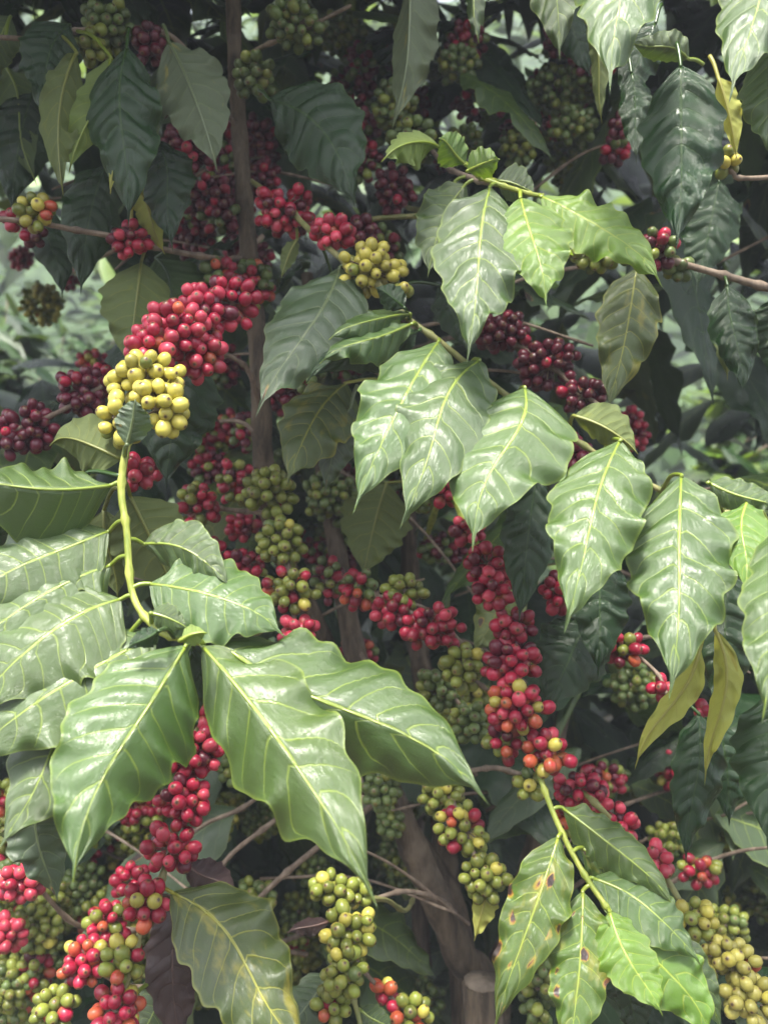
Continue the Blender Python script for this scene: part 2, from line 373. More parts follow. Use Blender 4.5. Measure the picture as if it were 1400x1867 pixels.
def cluster_points(rx, ry, d, r, g, dens=1.0, n=None):
    s=K*d; r_=r*s; RX,RY=rx*s,ry*s; RZ=0.5*(RX+RY)*0.9
    if n is None: n=int(max(3, dens*1.95*(RX*RY+RX*RZ+RY*RZ)/3/(r_*r_)*0.93))
    return pack(RX,RY,RZ,r_,n,g), r_
def choose(mix, g):
    ks=list(MIX[mix]); w=np.array([MIX[mix][k] for k in ks]); return ks[g.choice(len(ks),p=w/w.sum())]

BR_PTS=[]        # sampled branch centre lines with radii, for attaching stalks
def nearest_branch(p, maxd):
    best=None
    for a,r in BR_PTS:
        dd=np.linalg.norm(a-p,axis=1); i=dd.argmin()
        if dd[i]<maxd and (best is None or dd[i]<best[0]): best=(dd[i],a[i])
    return None if best is None else best[1]
def branch(parent, pts, r0, r1, mat, name='branch', sides=9, lump=0.10, k=8, nodes=True):
    w=[P(*q) if len(q)==3 else np.array(q[:3]) for q in pts]; s=spline(w,k); n=len(s)
    rad=np.linspace(r0,r1,n)
    if nodes and n>12:
        for i in range(4,n,7): rad[i]*=1.42
    mb=MB(); tube(mb,s,rad,sides,lump=lump)
    o0=s[0]; me=mb.build(name,mat,o0)
    BR_PTS.append((s,rad)); return link(name,me,parent,o0-np.array(parent.location))
def leaf(parent, row, label=None):
    bx,by,bd,tx,ty,td,hw,aS,aO,kind = row[:10]; ex=row[10] if len(row)>10 else {}
    lit = ex.get('t',1)>0 and kind in ('green','young','patch','spot','grey') and bd-td>=0.03 and not ex.get('u')
    if lit:      # blades held up to the sky: the tip comes well forward of the base
        lp=math.hypot(tx-bx,ty-by)*K*bd; dn=abs(ty-by)/(math.hypot(tx-bx,ty-by)+1e-6)
        td=min(td, bd-math.tan(math.radians(ex.get('t',36)))*lp*dn*0.9)
    B,T=P(bx,by,bd),P(tx,ty,td); mx,my=ex.get('m',(0,0)); dm=(bd+td)/2
    L=np.linalg.norm(T-B)
    C=(B+T)/2+2*(P(700+mx,933.5+my,dm)-P(700,933.5,dm))+np.array([0,-1.0,0])*L*ex.get('arch',0.10)+np.array([0,0,1.0])*L*ex.get('up',0.06)
    refN=-nrm((B+T)/2-np.array([0,0,CZ])); vw=refN
    if lit:
        refN=nrm(refN+np.array([0,0,math.tan(math.radians(ex.get('t',36)))]))
        tg=nrm(T-B); nn=nrm(refN-tg*(refN@tg)); pv=nrm(np.cross(nn,tg)); hw=hw/max(.62,math.sqrt(max(0,1-(pv@vw)**2)))
    mb=MB(); pet=nearest_branch(B, ex.get('reach',0.09))
    if pet is None: pet=B+nrm(B-C)*0.018+np.array([0,0.004,0.006])
    big=hw>40
    leaf_geo(mb,B,C,T,hw*K*dm,aS,aO,refN,ex.get('u',False),19 if big else 13,64 if big else 44,
             bulge=ex.get('b',1.7 if kind=='dark' else 1.0),wave=ex.get('w',1.0),curl=ex.get('c',0.10),pet=pet,twist=ex.get('tw',0))
    me=mb.build('leaf',LM[kind],B); o=link('leaf',me,parent,B-np.array(parent.location))
    if label: o['label']=label
    return o
TOT={'cherry':0}
def cluster(parent, row, solo=True, label=None):
    cx,cy,d,rx,ry,mix = row[:6]; r=row[6] if len(row)>6 else 12.1*0.80/d
    ex=row[7] if len(row)>7 else {}
    g=np.random.default_rng(int(cx*7+cy*13)); c=P(cx,cy,d)
    pts,rr=cluster_points(rx,ry,d,r,g,ex.get('dens',1.0),ex.get('n'))
    mb=MB(); mats=[TWIG]+[CM[k] for k in CK]
    V,F=CS[4]; mb.add(V*rr*0.55, F, np.zeros((len(V),2)))
    hub=np.zeros(3); cher=[]
    for p in pts:
        ax=nrm(nrm(p-hub)+g.normal(size=3)*0.22); s=rr*(0.80+0.27*g.random()); 
        st=p-ax*s*1.0
        tube(mb,np.array([hub+(st-hub)*0.1, st]),rr*0.11,4,uvc=(0,0),cap=False)
        cher.append((p,ax,s,choose(mix,g),int(g.integers(3)),g.random()*6.28))
    if not solo:
        for p,ax,s,k,va,sp in cher:
            V,F,uv=cherry_shape(4,va); mb.add((V*s)@rot_to(ax,sp).T+p,F,uv,1+CK.index(k))
    me=mb.build('cherry_cluster',mats); o=link('cherry_cluster',me,parent,c-np.array(parent.location))
    if label: o['label']=label
    if solo:
        from mathutils import Matrix
        for p,ax,s,k,va,sp in cher:
            q=link('cherry',cherry_mesh(k,va),o); R=rot_to(ax,sp)*s
            M=Matrix.Identity(4)
            for i in range(3):
                for j in range(3): M[i][j]=float(R[i,j])
                M[i][3]=float(p[i])
            q.matrix_basis=M; TOT['cherry']+=1
    return o
def px_of(p): return 700+p[0]/(K*p[1]), 933.5-(p[2]-CZ)/(K*p[1])
def wild_leaf(mb, p, out, L, up, mi, nu=5, nv=9, droop=0.5, g=rng):
    """small free leaf at p pointing along out, drooping"""
    T=p+nrm(out)*L+np.array([0,0,-droop*L]); C=(p+T)/2+np.array([0,0,1.0])*L*(0.10+0.15*g.random())
    leaf_geo(mb,p,C,T,L*(0.20+0.05*g.random()),10*g.random(),10*g.random(),nrm(up),False,nu,nv,mi,1.0 if nv>15 else 0.0,1.0,0.1,seed=int(g.integers(1<<30)))

exec_parts = []
# ------------------------------------------------------------------ the main tree
base=P(905,2000,1.22); base[2]=0
main=thing('coffee_tree','coffee tree in the foreground, drooping branches heavy with red and green cherries and glossy leaves','tree',base)
# trunks
def trunk(parent, pts, r0, r1, lump=0.12): 
    w=[P(*q) for q in pts]; w.append(np.array([w[-1][0]*1.0+(w[-1][0]-w[-2][0])*0.3, w[-1][1], 0.0])); s=spline(w,10)
    mb=MB(); tube(mb,s,np.linspace(r0,r1,len(s))*(1+0.05*np.sin(np.arange(len(s))*1.3)),16,lump=lump)
    BR_PTS.append((s,None)); me=mb.build('trunk',BARK,s[-1]); return link('trunk',me,parent,s[-1]-np.array(parent.location))
TR=[([(415,-700,1.12),(425,-20,1.08),(437,240,1.05),(455,470,1.02),(474,680,1.0),(482,860,1.02),(515,1010,1.10),(620,1230,1.19),(720,1480,1.19),(850,1760,1.2)],0.008,0.016),
    ([(560,500,1.25),(585,820,1.2),(615,1010,1.17),(645,1180,1.15),(690,1390,1.13),(760,1560,1.13),(838,1740,1.15),(890,1880,1.2)],0.008,0.025),
    ([(735,560,1.35),(742,900,1.3),(752,1110,1.28),(770,1230,1.26),(800,1420,1.27),(815,1600,1.3),(850,1900,1.3)],0.010,0.022),
    ([(1040,1240,1.22),(1000,1420,1.2),(968,1560,1.2),(930,1700,1.21),(905,1880,1.22)],0.009,0.02),
    ([(700,1420,1.32),(740,1560,1.32),(765,1680,1.32),(775,1900,1.32)],0.009,0.015)]
for pts,a,b_ in TR: trunk(main,pts,a,b_)
SPECS=[ # fruiting branches: points, radii, material
 ([(470,560,1.0),(420,560,.83),(340,610,.775),(275,720,.735),(236,800,.70),(222,890,.69),(232,970,.68),(243,1085,.665),(290,1150,.65),(345,1168,.645),(372,1174,.64)],.0037,.0022,SHOOT),
 ([(445,470,1.02),(400,472,.98),(300,455,.93),(240,437,.90),(140,420,.88),(60,405,.86),(-60,395,.84)],.0032,.0026,TWIG),
 ([(458,330,1.04),(520,375,.93),(560,415,.89),(620,470,.86),(690,520,.83),(740,578,.81),(800,622,.80),(890,695,.80),(970,755,.795),(1045,800,.785),(1130,855,.78),(1250,915,.77),(1340,940,.75),(1440,970,.72)],.0032,.0024,TWIGG),
 ([(770,1000,1.27),(810,900,.98),(850,960,.88),(885,1030,.84),(905,1085,.83),(935,1150,.82),(935,1210,.81),(950,1290,.80),(965,1340,.79),(985,1420,.775),(1020,1510,.755),(1065,1595,.735),(1110,1660,.72)],.0036,.0022,SHOOT),
 ([(480,890,1.02),(505,935,.93),(518,990,.90),(530,1070,.88),(540,1150,.87),(560,1230,.86)],.0030,.0026,TWIG),
 ([(480,935,1.02),(420,930,.98),(370,925,.95),(290,945,.93),(200,990,.93)],.0030,.0022,TWIG),
 ([(600,1040,1.17),(660,1075,.95),(720,1100,.90),(790,1145,.88),(830,1180,.87),(850,1225,.86),(890,1260,.86)],.0030,.0022,TWIG),
 ([(520,1130,1.08),(420,1180,.92),(370,1280,.84),(350,1375,.80),(335,1460,.775),(312,1545,.76),(290,1620,.75),(262,1680,.74),(238,1770,.725),(215,1850,.72),(195,1960,.71)],.0036,.0024,TWIGG),
 ([(480,430,1.03),(380,520,1.0),(280,620,.95),(190,700,.92),(90,760,.90),(-20,800,.88)],.0030,.0024,TWIG),
 ([(650,1180,1.15),(800,1420,.95),(835,1490,.89),(865,1560,.87),(885,1620,.86)],.0028,.0022,TWIG),
 ([(760,1620,1.13),(740,1660,1.0),(700,1640,.92),(640,1650,.86),(636,1700,.82),(632,1770,.80),(650,1840,.79),(665,1900,.78)],.0026,.0022,TWIGG),
 ([(640,1740,.84),(690,1800,.83),(745,1850,.82),(780,1930,.82)],.0022,.0018,TWIG),
 ([(740,640,1.3),(850,610,1.02),(920,620,.96),(1000,665,.93),(1065,720,.91),(1110,750,.90)],.0032,.0022,TWIG),
 ([(1000,1420,1.2),(1055,1440,.88),(1130,1510,.84),(1200,1580,.82),(1262,1680,.80),(1330,1760,.78),(1365,1820,.76),(1420,1900,.75)],.0030,.0024,TWIGG),
 ([(1040,1240,1.22),(1075,1120,.86),(1040,1095,.84),(1005,1075,.84)],.0022,.0018,TWIG),
 ([(1040,1240,1.22),(1100,1160,.92),(1140,1180,.86),(1195,1225,.83),(1215,1265,.82)],.0022,.0016,TWIG),
 ([(560,1250,1.1),(480,1440,1.05),(370,1505,1.02),(300,1560,1.0)],.0030,.0022,TWIG),
 ([(620,1380,1.12),(520,1480,1.06),(420,1560,1.03),(380,1630,1.0)],.0034,.0024,TWIG),
 ([(690,1460,1.12),(560,1560,1.06),(480,1630,1.05),(420,1700,1.0)],.0040,.0026,TWIG),
 ([(830,1665,1.13),(800,1640,1.05),(740,1625,1.0),(680,1640,.97)],.0036,.0024,TWIG),
 ([(985,1420,1.2),(940,1410,1.02),(900,1400,.98),(840,1408,.97)],.0036,.0026,TWIG),
 ([(745,380,1.1),(800,390,.98),(690,398,.98),(650,408,1.0)],.0032,.0026,TWIGG),
 ([(900,330,.82),(870,320,.81),(905,335,.80),(960,352,.80),(990,358,.80)],.0028,.002,SHOOT),
 ([(742,200,1.3),(800,290,1.0),(860,325,.84),(905,336,.80)],.0030,.0026,TWIG),
 ([(437,240,1.05),(330,80,.98),(240,50,.93),(150,55,.90),(60,70,.88),(-40,65,.87)],.0030,.0024,TWIG),
 ([(482,800,1.0),(440,770,1.0),(400,768,1.0)],.0030,.002,TWIG),
 ([(478,760,1.0),(455,680,.97),(420,650,.95),(385,645,.93)],.0032,.002,TWIG),
 ([(690,1390,1.13),(760,1300,1.0),(800,1250,.98),(860,1310,.95)],.0028,.002,TWIG),
 ([(560,1700,1.15),(400,1760,.95),(250,1800,.88),(150,1760,.84),(100,1840,.82)],.0030,.002,TWIG),
 ([(560,1740,1.15),(300,1700,1.0),(150,1690,.92),(60,1610,.88),(-30,1580,.86)],.0030,.002,TWIG),
 ([(430,120,1.07),(470,90,1.0),(540,60,.95),(640,10,.93)],.0028,.002,TWIG),
]
for pts,a,b_,mt in SPECS: branch(main,pts,a,b_,mt)

gt=np.random.default_rng(55)
for i in range(44):      # bare inner twigs
    x=gt.uniform(40,1380); y=gt.uniform(300,1850); d=gt.uniform(1.05,1.3); a=gt.uniform(-.7,.7)+(0 if gt.random()<.5 else math.pi); l=gt.uniform(150,420)
    branch(main,[(x,y,d),(x+l*.5*math.cos(a),y+l*.5*math.sin(a)-25,d-.05),(x+l*math.cos(a),y+l*math.sin(a)+gt.uniform(-20,40),d-.12)],gt.uniform(.002,.0035),.0012,TWIG,k=6)
u={'u':True}
LEAVES=[
# left front fan
(340,1176,.640,145,1600,.56,125,46,4,'green',{'m':(-22,-12),'arch':.05}),
(368,1176,.638,690,1628,.56,118,4,54,'green',{'m':(4,-4),'arch':.06}),
(385,1160,.65,892,1446,.60,128,8,62,'green',{'m':(5,12),'arch':.05,'c':.18}),
(285,1160,.66,-60,1395,.61,112,12,8,'green',{'m':(0,-16)}),
(222,1092,.665,-65,1300,.62,112,10,12,'green',{'m':(10,-22)}),
(203,1030,.685,-85,1212,.625,80,12,14,'green',{'m':(0,-12)}),
(200,968,.695,-85,1130,.64,82,16,10,'green',{'m':(0,-14)}),
(205,884,.690,-110,888,.64,92,58,28,'green',{'m':(0,4),'w':1.6}),
(222,838,.705,92,810,.72,62,20,30,'olive',{'u':True,'m':(-5,-16)}),
(200,1230,.67,-10,1540,.60,85,12,12,'green'),
(70,1440,.66,98,1645,.66,58,25,20,'grey',{'w':1.8}),
(272,1064,.67,520,1150,.64,82,6,22,'green',{'m':(8,-10)}),
(262,992,.69,425,1058,.66,52,8,25,'green',{'m':(8,-8)}),
(275,1118,.64,345,1143,.64,26,10,20,'green'),
(330,1168,.60,378,1150,.60,22,40,20,'young',u),
(290,1150,.61,232,1185,.61,22,30,30,'dark',{'w':2.0}),
(352,1180,.66,340,1372,.67,38,20,30,'dark',{'u':False}),
(238,905,.74,330,1100,.76,72,15,15,'olive',u),
(190,930,.76,215,1090,.76,46,15,15,'olive',u),
(110,888,.74,-40,985,.70,55,15,20,'dark'),
(340,640,.84,305,885,.84,78,15,12,'dark'),
(60,905,.76,-60,1020,.74,50,15,15,'dark'),
(232,812,.665,250,724,.655,36,35,15,'grey',{'b':.5,'w':1.6,'t':0}),
(738,562,.79,684,522,.785,26,25,25,'dark',{'w':1.8}),
# upper left
(258,478,.92,228,668,.90,64,12,12,'olive',{'u':True,'m':(10,0)}),
(285,470,.97,345,620,.95,62,12,12,'dark',u),
(232,85,.84,224,400,.82,72,8,40,'dark',{'m':(4,0)}),
(308,75,.86,398,302,.84,66,12,12,'grey',{'u':True,'m':(4,4)}),
(128,45,.88,68,210,.85,52,10,15,'dark',{'m':(0,-6)}),
(140,95,.85,118,352,.83,40,15,30,'olive',{'u':True,'m':(-16,0),'w':1.6}),
(202,104,.86,128,312,.84,38,15,15,'young',{'u':True,'m':(8,8),'w':1.5}),
(285,255,.88,318,450,.87,50,10,20,'dark',{'m':(6,-4)}),
(240,335,.90,306,458,.90,28,15,25,'yellow',u),
(195,300,.94,145,530,.92,52,15,15,'dark'),
(222,240,.835,203,352,.83,15,20,50,'yellow',{'u':True,'w':2.0}),
(60,170,.98,20,380,.98,58,15,15,'dark'),
(10,120,.98,70,330,.98,40,15,15,'green',u),
(90,380,.98,110,540,.98,36,15,15,'dark'),
(20,30,.9,-30,160,.9,35,15,15,'green'),
# upper centre
(492,182,.90,655,364,.86,80,14,12,'dark',{'m':(12,-6)}),
(752,-60,.86,712,226,.85,58,16,64,'grey',{'u':True,'m':(14,0),'tw':15}),
(848,-60,.84,876,76,.82,26,30,50,'green',{'w':1.8}),
(965,-120,.82,1026,100,.80,52,14,14,'green',{'m':(6,0)}),
(1095,-150,.76,1129,147,.71,86,14,14,'green',{'m':(8,0)}),
(1068,40,.84,1104,222,.84,22,20,45,'olive',u),
(1240,118,.76,1226,445,.75,76,12,18,'dark',{'m':(6,0)}),
(1385,-100,.74,1334,168,.70,76,18,12,'green',{'m':(8,0)}),
(1408,80,.74,1404,288,.72,62,16,16,'green'),
(1308,140,.80,1342,288,.80,24,15,45,'yellow',u),
(1255,108,.82,1148,74,.82,28,25,10,'green'),
(1150,130,.84,1160,294,.83,30,20,20,'dark'),
(1195,40,.86,1130,190,.86,40,20,20,'dark'),
(1000,-20,.95,1080,140,.95,40,20,20,'dark'),
# bright group under the top
(800,268,.80,694,292,.76,46,10,70,'young',{'m':(8,-14),'w':2.0,'u':True}),
(848,300,.80,798,250,.78,34,15,30,'young',{'w':1.7}),
(852,312,.79,912,288,.77,30,15,20,'young',{'w':1.7}),
(893,340,.79,843,642,.72,86,14,10,'green',{'m':(6,0)}),
(948,360,.775,990,547,.71,74,10,12,'young',{'m':(4,0),'b':1.2}),
(985,358,.79,1197,517,.745,52,10,12,'young',{'m':(10,-12),'b':1.2}),
(850,335,.83,776,498,.80,52,15,15,'green',{'m':(-6,0),'w':1.7}),
(905,330,.83,978,352,.82,34,15,20,'green'),
(800,520,.86,852,640,.85,34,15,15,'dark'),
(830,330,.86,800,440,.84,40,12,12,'green'),
# middle row on the right hand branch
(620,487,.845,474,748,.80,82,10,14,'grey',{'m':(14,-6)}),
(748,572,.80,600,618,.76,48,20,70,'green',{'m':(0,-8),'w':2.4,'t':0}),
(752,590,.79,586,664,.75,50,20,62,'green',{'m':(0,-4),'w':2.4,'t':0}),
(765,602,.80,560,700,.77,50,30,50,'dark',{'m':(0,-8),'w':1.8}),
(800,622,.785,640,918,.715,86,12,10,'green',{'m':(8,-8)}),
(874,656,.765,714,942,.695,86,12,10,'green',{'m':(8,-12)}),
(956,706,.745,862,990,.675,106,12,10,'green',{'m':(6,-8)}),
(1130,802,.71,1014,1132,.645,88,14,10,'green',{'m':(10,-4)}),
(1241,866,.715,1206,1252,.65,98,12,12,'green',{'m':(14,0)}),
(1362,912,.69,1346,1074,.65,52,10,12,'young',{'w':1.6}),
(1445,930,.635,1396,1300,.575,96,12,12,'green',{'m':(12,0)}),
(1290,880,.70,1430,935,.68,32,25,20,'green'),
(1045,758,.745,1165,822,.72,44,12,50,'olive',{'u':True,'w':1.4}),
(978,868,.80,943,1128,.78,50,14,14,'dark'),
(1092,1010,.80,1089,1228,.78,54,14,14,'dark'),
(1078,1124,.84,983,1294,.81,68,10,14,'dark',{'m':(6,-6)}),
(1276,1180,.73,1164,1398,.72,28,10,40,'yellow',{'u':True,'m':(-4,0)}),
(1303,1148,.73,1296,1424,.72,27,12,35,'yellow',{'u':True,'w':1.8,'m':(6,0)}),
(1405,1262,.74,1402,1540,.70,76,12,12,'dark'),
(1272,1300,.80,1252,1568,.79,46,14,14,'dark'),
(1320,1040,.80,1310,1300,.80,62,14,14,'dark'),
(632,698,.90,516,875,.87,68,14,12,'patch',{'m':(0,-6)}),
(640,740,.88,588,895,.87,40,14,30,'grey',{'w':1.6}),
(705,880,.98,660,1050,.96,66,14,14,'olive',u),
(955,1060,.98,855,1185,.97,48,14,14,'olive'),
(605,500,.93,596,655,.92,40,14,14,'dark',u),
(542,436,.92,512,505,.91,15,14,14,'olive',u),
(1310,1320,.90,1330,1500,.9,46,14,14,'dark'),
# bottom right
(1018,1524,.745,903,1875,.69,58,12,12,'spot',{'m':(-4,-8),'w':1.1,'t':22}),
(1062,1624,.73,1035,1945,.67,58,10,12,'spot',{'m':(2,0),'w':1.1,'t':22}),
(1110,1660,.715,1204,1848,.665,52,10,12,'young',{'m':(-4,8),'b':1.3,'w':1.4,'t':22}),
(1118,1658,.725,1300,1895,.68,74,8,14,'young',{'m':(0,-6),'t':22}),
(1024,1472,.765,1226,1655,.73,50,18,55,'green',{'m':(8,-10)}),
(1060,1545,.75,1220,1650,.74,48,14,20,'spot',{'m':(0,-4)}),
(1078,1600,.735,1278,1752,.70,50,8,20,'green',{'m':(10,-10)}),
(1215,1690,.74,1316,1878,.72,38,14,14,'green'),
(1130,1740,.78,1160,1900,.77,46,14,14,'dark'),
# bottom left and middle
(312,1626,.745,572,1925,.67,92,10,10,'patch',{'m':(12,-10),'t':16}),
(322,1645,.775,338,1925,.75,52,10,20,'dead',{'w':2.0,'m':(-12,0)}),
(340,1572,.79,432,1632,.78,36,25,35,'dead',{'w':2.2}),
(606,1770,.83,522,1885,.79,44,14,14,'grey',{'w':1.2}),
(600,1680,.83,522,1700,.82,18,25,35,'dead',{'w':2.0}),
(820,1728,1.35,684,1764,1.30,34,14,14,'grey'),
(845,1765,1.35,752,1885,1.3,52,14,14,'grey'),
(897,1610,.86,862,1712,.85,27,25,40,'yellow',{'u':True,'w':2.0}),
(325,1785,.80,250,1890,.78,44,14,14,'green'),
(655,1840,.80,720,1880,.79,24,14,14,'green'),
]
LAB={79:'yellow leaf with a torn lower half'}
dead_n=0
for i,row in enumerate(LEAVES):
    lab=None
    if row[9]=='dead': lab='withered purple-brown leaf'
    elif row[9]=='spot': lab='yellowing leaf with dark brown spots'
    elif row[9]=='yellow': lab='pale yellow leaf'
    elif row[9]=='patch': lab='dull green leaf with yellow blotches'
    elif row[9]=='young': lab='bright yellow-green young leaf'
    leaf(main,row,lab)

S=1
CL=[ # x,y,depth,rx,ry,mix[,cherry radius px]
(425,553,.80,52,54,'R'),(372,572,.775,60,58,'R'),(322,602,.75,66,58,'RP'),(278,632,.735,54,46,'RP'),(364,646,.76,48,52,'RP'),
(268,690,.715,82,48,'Y'),(288,745,.70,60,54,'Y'),(220,765,.70,40,50,'Y'),
(252,862,.76,30,36,'R'),(290,858,.86,16,16,'M'),
(55,778,.90,52,50,'M'),(150,715,.92,54,46,'M'),(10,800,.89,28,40,'M'),(195,690,.96,30,34,'M'),
(66,388,.86,38,34,'YG'),(30,400,.88,24,26,'R'),(240,442,.90,40,40,'R'),(62,430,.95,24,22,'M'),
(195,50,.92,56,52,'D'),(162,82,.90,30,34,'G'),(272,82,.92,28,46,'M'),
(345,275,1.0,52,46,'M'),(370,355,1.02,62,40,'M'),(400,395,1.02,40,36,'MG'),
(520,380,.92,60,54,'R'),(610,424,.87,46,30,'RP'),(662,425,.92,26,34,'M'),
(678,492,.84,66,52,'Y',11.6),(735,528,.81,15,17,'YG'),
(540,45,.95,56,50,'D'),(465,140,1.0,40,44,'D'),
(750,245,.98,46,30,'D'),(720,345,1.02,40,50,'M'),
(560,655,.96,38,64,'RD'),(535,710,.99,34,36,'M'),(460,520,1.0,42,46,'RD'),(400,500,.98,40,30,'RD'),
(910,608,.95,58,44,'M'),(1000,668,.93,62,48,'M'),(1062,722,.91,48,34,'M'),(1048,826,.88,34,38,'M'),
(815,893,.92,32,34,'R'),(770,895,.95,38,40,'D'),
(852,966,.86,34,28,'R'),(886,1030,.83,46,44,'R'),(900,1078,.82,42,34,'R'),(935,1140,.81,46,32,'R'),(932,1210,.80,58,46,'R'),
(945,1288,.785,62,48,'RO'),(918,1350,.80,36,44,'RG'),(1000,1372,.78,50,42,'RO'),(965,1432,.80,30,30,'G'),
(1055,1436,.87,50,40,'R'),(1090,1462,.86,24,28,'RO'),(1045,1490,.88,36,32,'RG'),(1130,1505,.85,32,42,'R'),(1195,1575,.82,28,42,'RP'),
(1262,1676,.80,44,38,'YG'),(1332,1758,.78,58,48,'L'),(1365,1822,.76,50,46,'L'),
(1020,1085,.85,36,42,'R'),(1052,1105,.86,22,22,'R'),(1137,1182,.85,42,40,'RG'),(1205,1255,.83,22,24,'R'),(1281,1296,.84,12,24,'R'),
(845,1216,.86,42,46,'G'),(800,1258,.98,46,44,'D'),(857,1312,.95,44,44,'D'),
(788,1146,.87,62,46,'R'),(715,1117,.89,38,38,'R'),(738,1080,.90,42,34,'G'),(655,1072,.93,40,44,'RD'),
(530,1075,.875,54,44,'GR'),(545,1150,.865,40,30,'RP'),(515,990,.90,54,46,'G'),(495,897,.93,52,46,'G'),
(440,1036,.95,48,38,'RG'),(432,878,1.0,36,50,'RG'),(597,1058,1.0,30,46,'MG'),(363,925,.94,46,46,'RG'),(380,1002,.95,28,28,'RG'),
(368,1285,.82,30,44,'RP'),(350,1376,.79,62,50,'R'),(335,1460,.77,52,46,'R'),(312,1546,.755,52,50,'R'),(268,1650,.74,42,50,'RO'),
(225,1752,.725,42,44,'GR'),(212,1842,.715,56,46,'RO'),
(155,1755,.84,50,46,'RO'),(102,1840,.82,44,40,'GR'),(198,1682,.90,46,40,'RG'),(240,1608,.88,36,34,'RO'),(42,1605,.86,48,38,'RP'),
(605,1618,.86,46,30,'G'),(650,1628,.87,28,26,'G'),(637,1695,.81,52,50,'YG'),(632,1770,.79,44,48,'G'),(605,1832,.80,36,34,'GR'),
(700,1806,.83,26,24,'RO'),(748,1850,.81,42,36,'GR'),
(845,1510,.885,54,48,'GR'),(805,1450,.93,44,42,'G'),(882,1602,.86,50,42,'G'),
]
for row in CL: cluster(main,row,solo=bool(S))
# remaining fruit deeper inside: one mass
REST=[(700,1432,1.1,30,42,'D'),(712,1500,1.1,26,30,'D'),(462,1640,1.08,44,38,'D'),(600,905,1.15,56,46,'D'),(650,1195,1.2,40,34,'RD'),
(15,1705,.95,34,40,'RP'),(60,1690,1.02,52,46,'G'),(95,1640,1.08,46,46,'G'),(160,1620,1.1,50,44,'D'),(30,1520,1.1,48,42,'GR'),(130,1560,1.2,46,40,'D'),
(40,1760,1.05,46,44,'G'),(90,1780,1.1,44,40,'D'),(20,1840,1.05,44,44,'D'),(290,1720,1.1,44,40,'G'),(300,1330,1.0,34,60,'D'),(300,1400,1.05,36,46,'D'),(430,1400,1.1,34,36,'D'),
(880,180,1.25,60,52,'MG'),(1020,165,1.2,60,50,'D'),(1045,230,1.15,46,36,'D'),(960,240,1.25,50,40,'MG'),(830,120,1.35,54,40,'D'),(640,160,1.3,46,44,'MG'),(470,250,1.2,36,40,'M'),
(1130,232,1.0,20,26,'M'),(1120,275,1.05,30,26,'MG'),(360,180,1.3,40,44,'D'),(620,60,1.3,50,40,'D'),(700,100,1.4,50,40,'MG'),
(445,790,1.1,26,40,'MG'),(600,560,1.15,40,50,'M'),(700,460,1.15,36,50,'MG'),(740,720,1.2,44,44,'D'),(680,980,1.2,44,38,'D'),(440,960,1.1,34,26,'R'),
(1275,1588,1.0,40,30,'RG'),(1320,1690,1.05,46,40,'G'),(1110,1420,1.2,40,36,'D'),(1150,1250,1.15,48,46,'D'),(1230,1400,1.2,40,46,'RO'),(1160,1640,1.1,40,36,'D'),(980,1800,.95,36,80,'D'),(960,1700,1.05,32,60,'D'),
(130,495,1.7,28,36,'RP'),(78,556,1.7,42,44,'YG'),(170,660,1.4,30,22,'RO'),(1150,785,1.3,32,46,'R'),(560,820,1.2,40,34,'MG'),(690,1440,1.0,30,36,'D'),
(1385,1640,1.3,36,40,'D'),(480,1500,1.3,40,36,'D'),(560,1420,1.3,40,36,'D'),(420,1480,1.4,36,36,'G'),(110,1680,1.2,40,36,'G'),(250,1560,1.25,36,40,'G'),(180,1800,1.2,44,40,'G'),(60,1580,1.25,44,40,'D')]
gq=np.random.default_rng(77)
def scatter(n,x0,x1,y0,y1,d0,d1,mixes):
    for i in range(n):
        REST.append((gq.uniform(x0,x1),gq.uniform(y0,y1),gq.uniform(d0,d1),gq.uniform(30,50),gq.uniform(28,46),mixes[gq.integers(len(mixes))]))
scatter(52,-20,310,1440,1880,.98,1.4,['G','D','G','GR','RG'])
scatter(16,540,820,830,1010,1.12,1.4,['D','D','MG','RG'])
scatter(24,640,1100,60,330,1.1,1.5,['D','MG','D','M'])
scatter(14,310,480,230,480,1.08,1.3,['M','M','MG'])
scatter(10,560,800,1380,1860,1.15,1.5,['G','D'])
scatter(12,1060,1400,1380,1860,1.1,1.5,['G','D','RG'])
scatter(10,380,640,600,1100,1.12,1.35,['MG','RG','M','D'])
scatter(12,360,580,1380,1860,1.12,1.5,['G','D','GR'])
scatter(8,760,1000,1180,1400,1.1,1.4,['D','G'])
def fruit_mass(parent, rows, name='cherry_cluster'):
    mb=MB(); org=np.array(parent.location)
    for (cx,cy,d,rx,ry,mix) in rows:
        g=np.random.default_rng(int(cx*3+cy*5+d*100)); c=P(cx,cy,d)
        pts,rr=cluster_points(rx*1.0,ry,d,12.1*0.8/d,g)
        V,F=CS[3]; mb.add(V*rr*0.6+c,F,np.zeros((len(V),2)))
        for p in pts:
            V,F,uv=cherry_shape(3 if d>1.3 else 4,int(g.integers(3))); ax=nrm(nrm(p)+g.normal(size=3)*0.25)
            mb.add((V*rr*(0.9+0.17*g.random()))@rot_to(ax,g.random()*6).T+p+c,F,uv,1+CK.index(choose(mix,g)))
    o=link(name,mb.build(name,[TWIG]+[CM[k] for k in CK],org),parent); o['kind']='stuff'; return o
fruit_mass(main,REST)
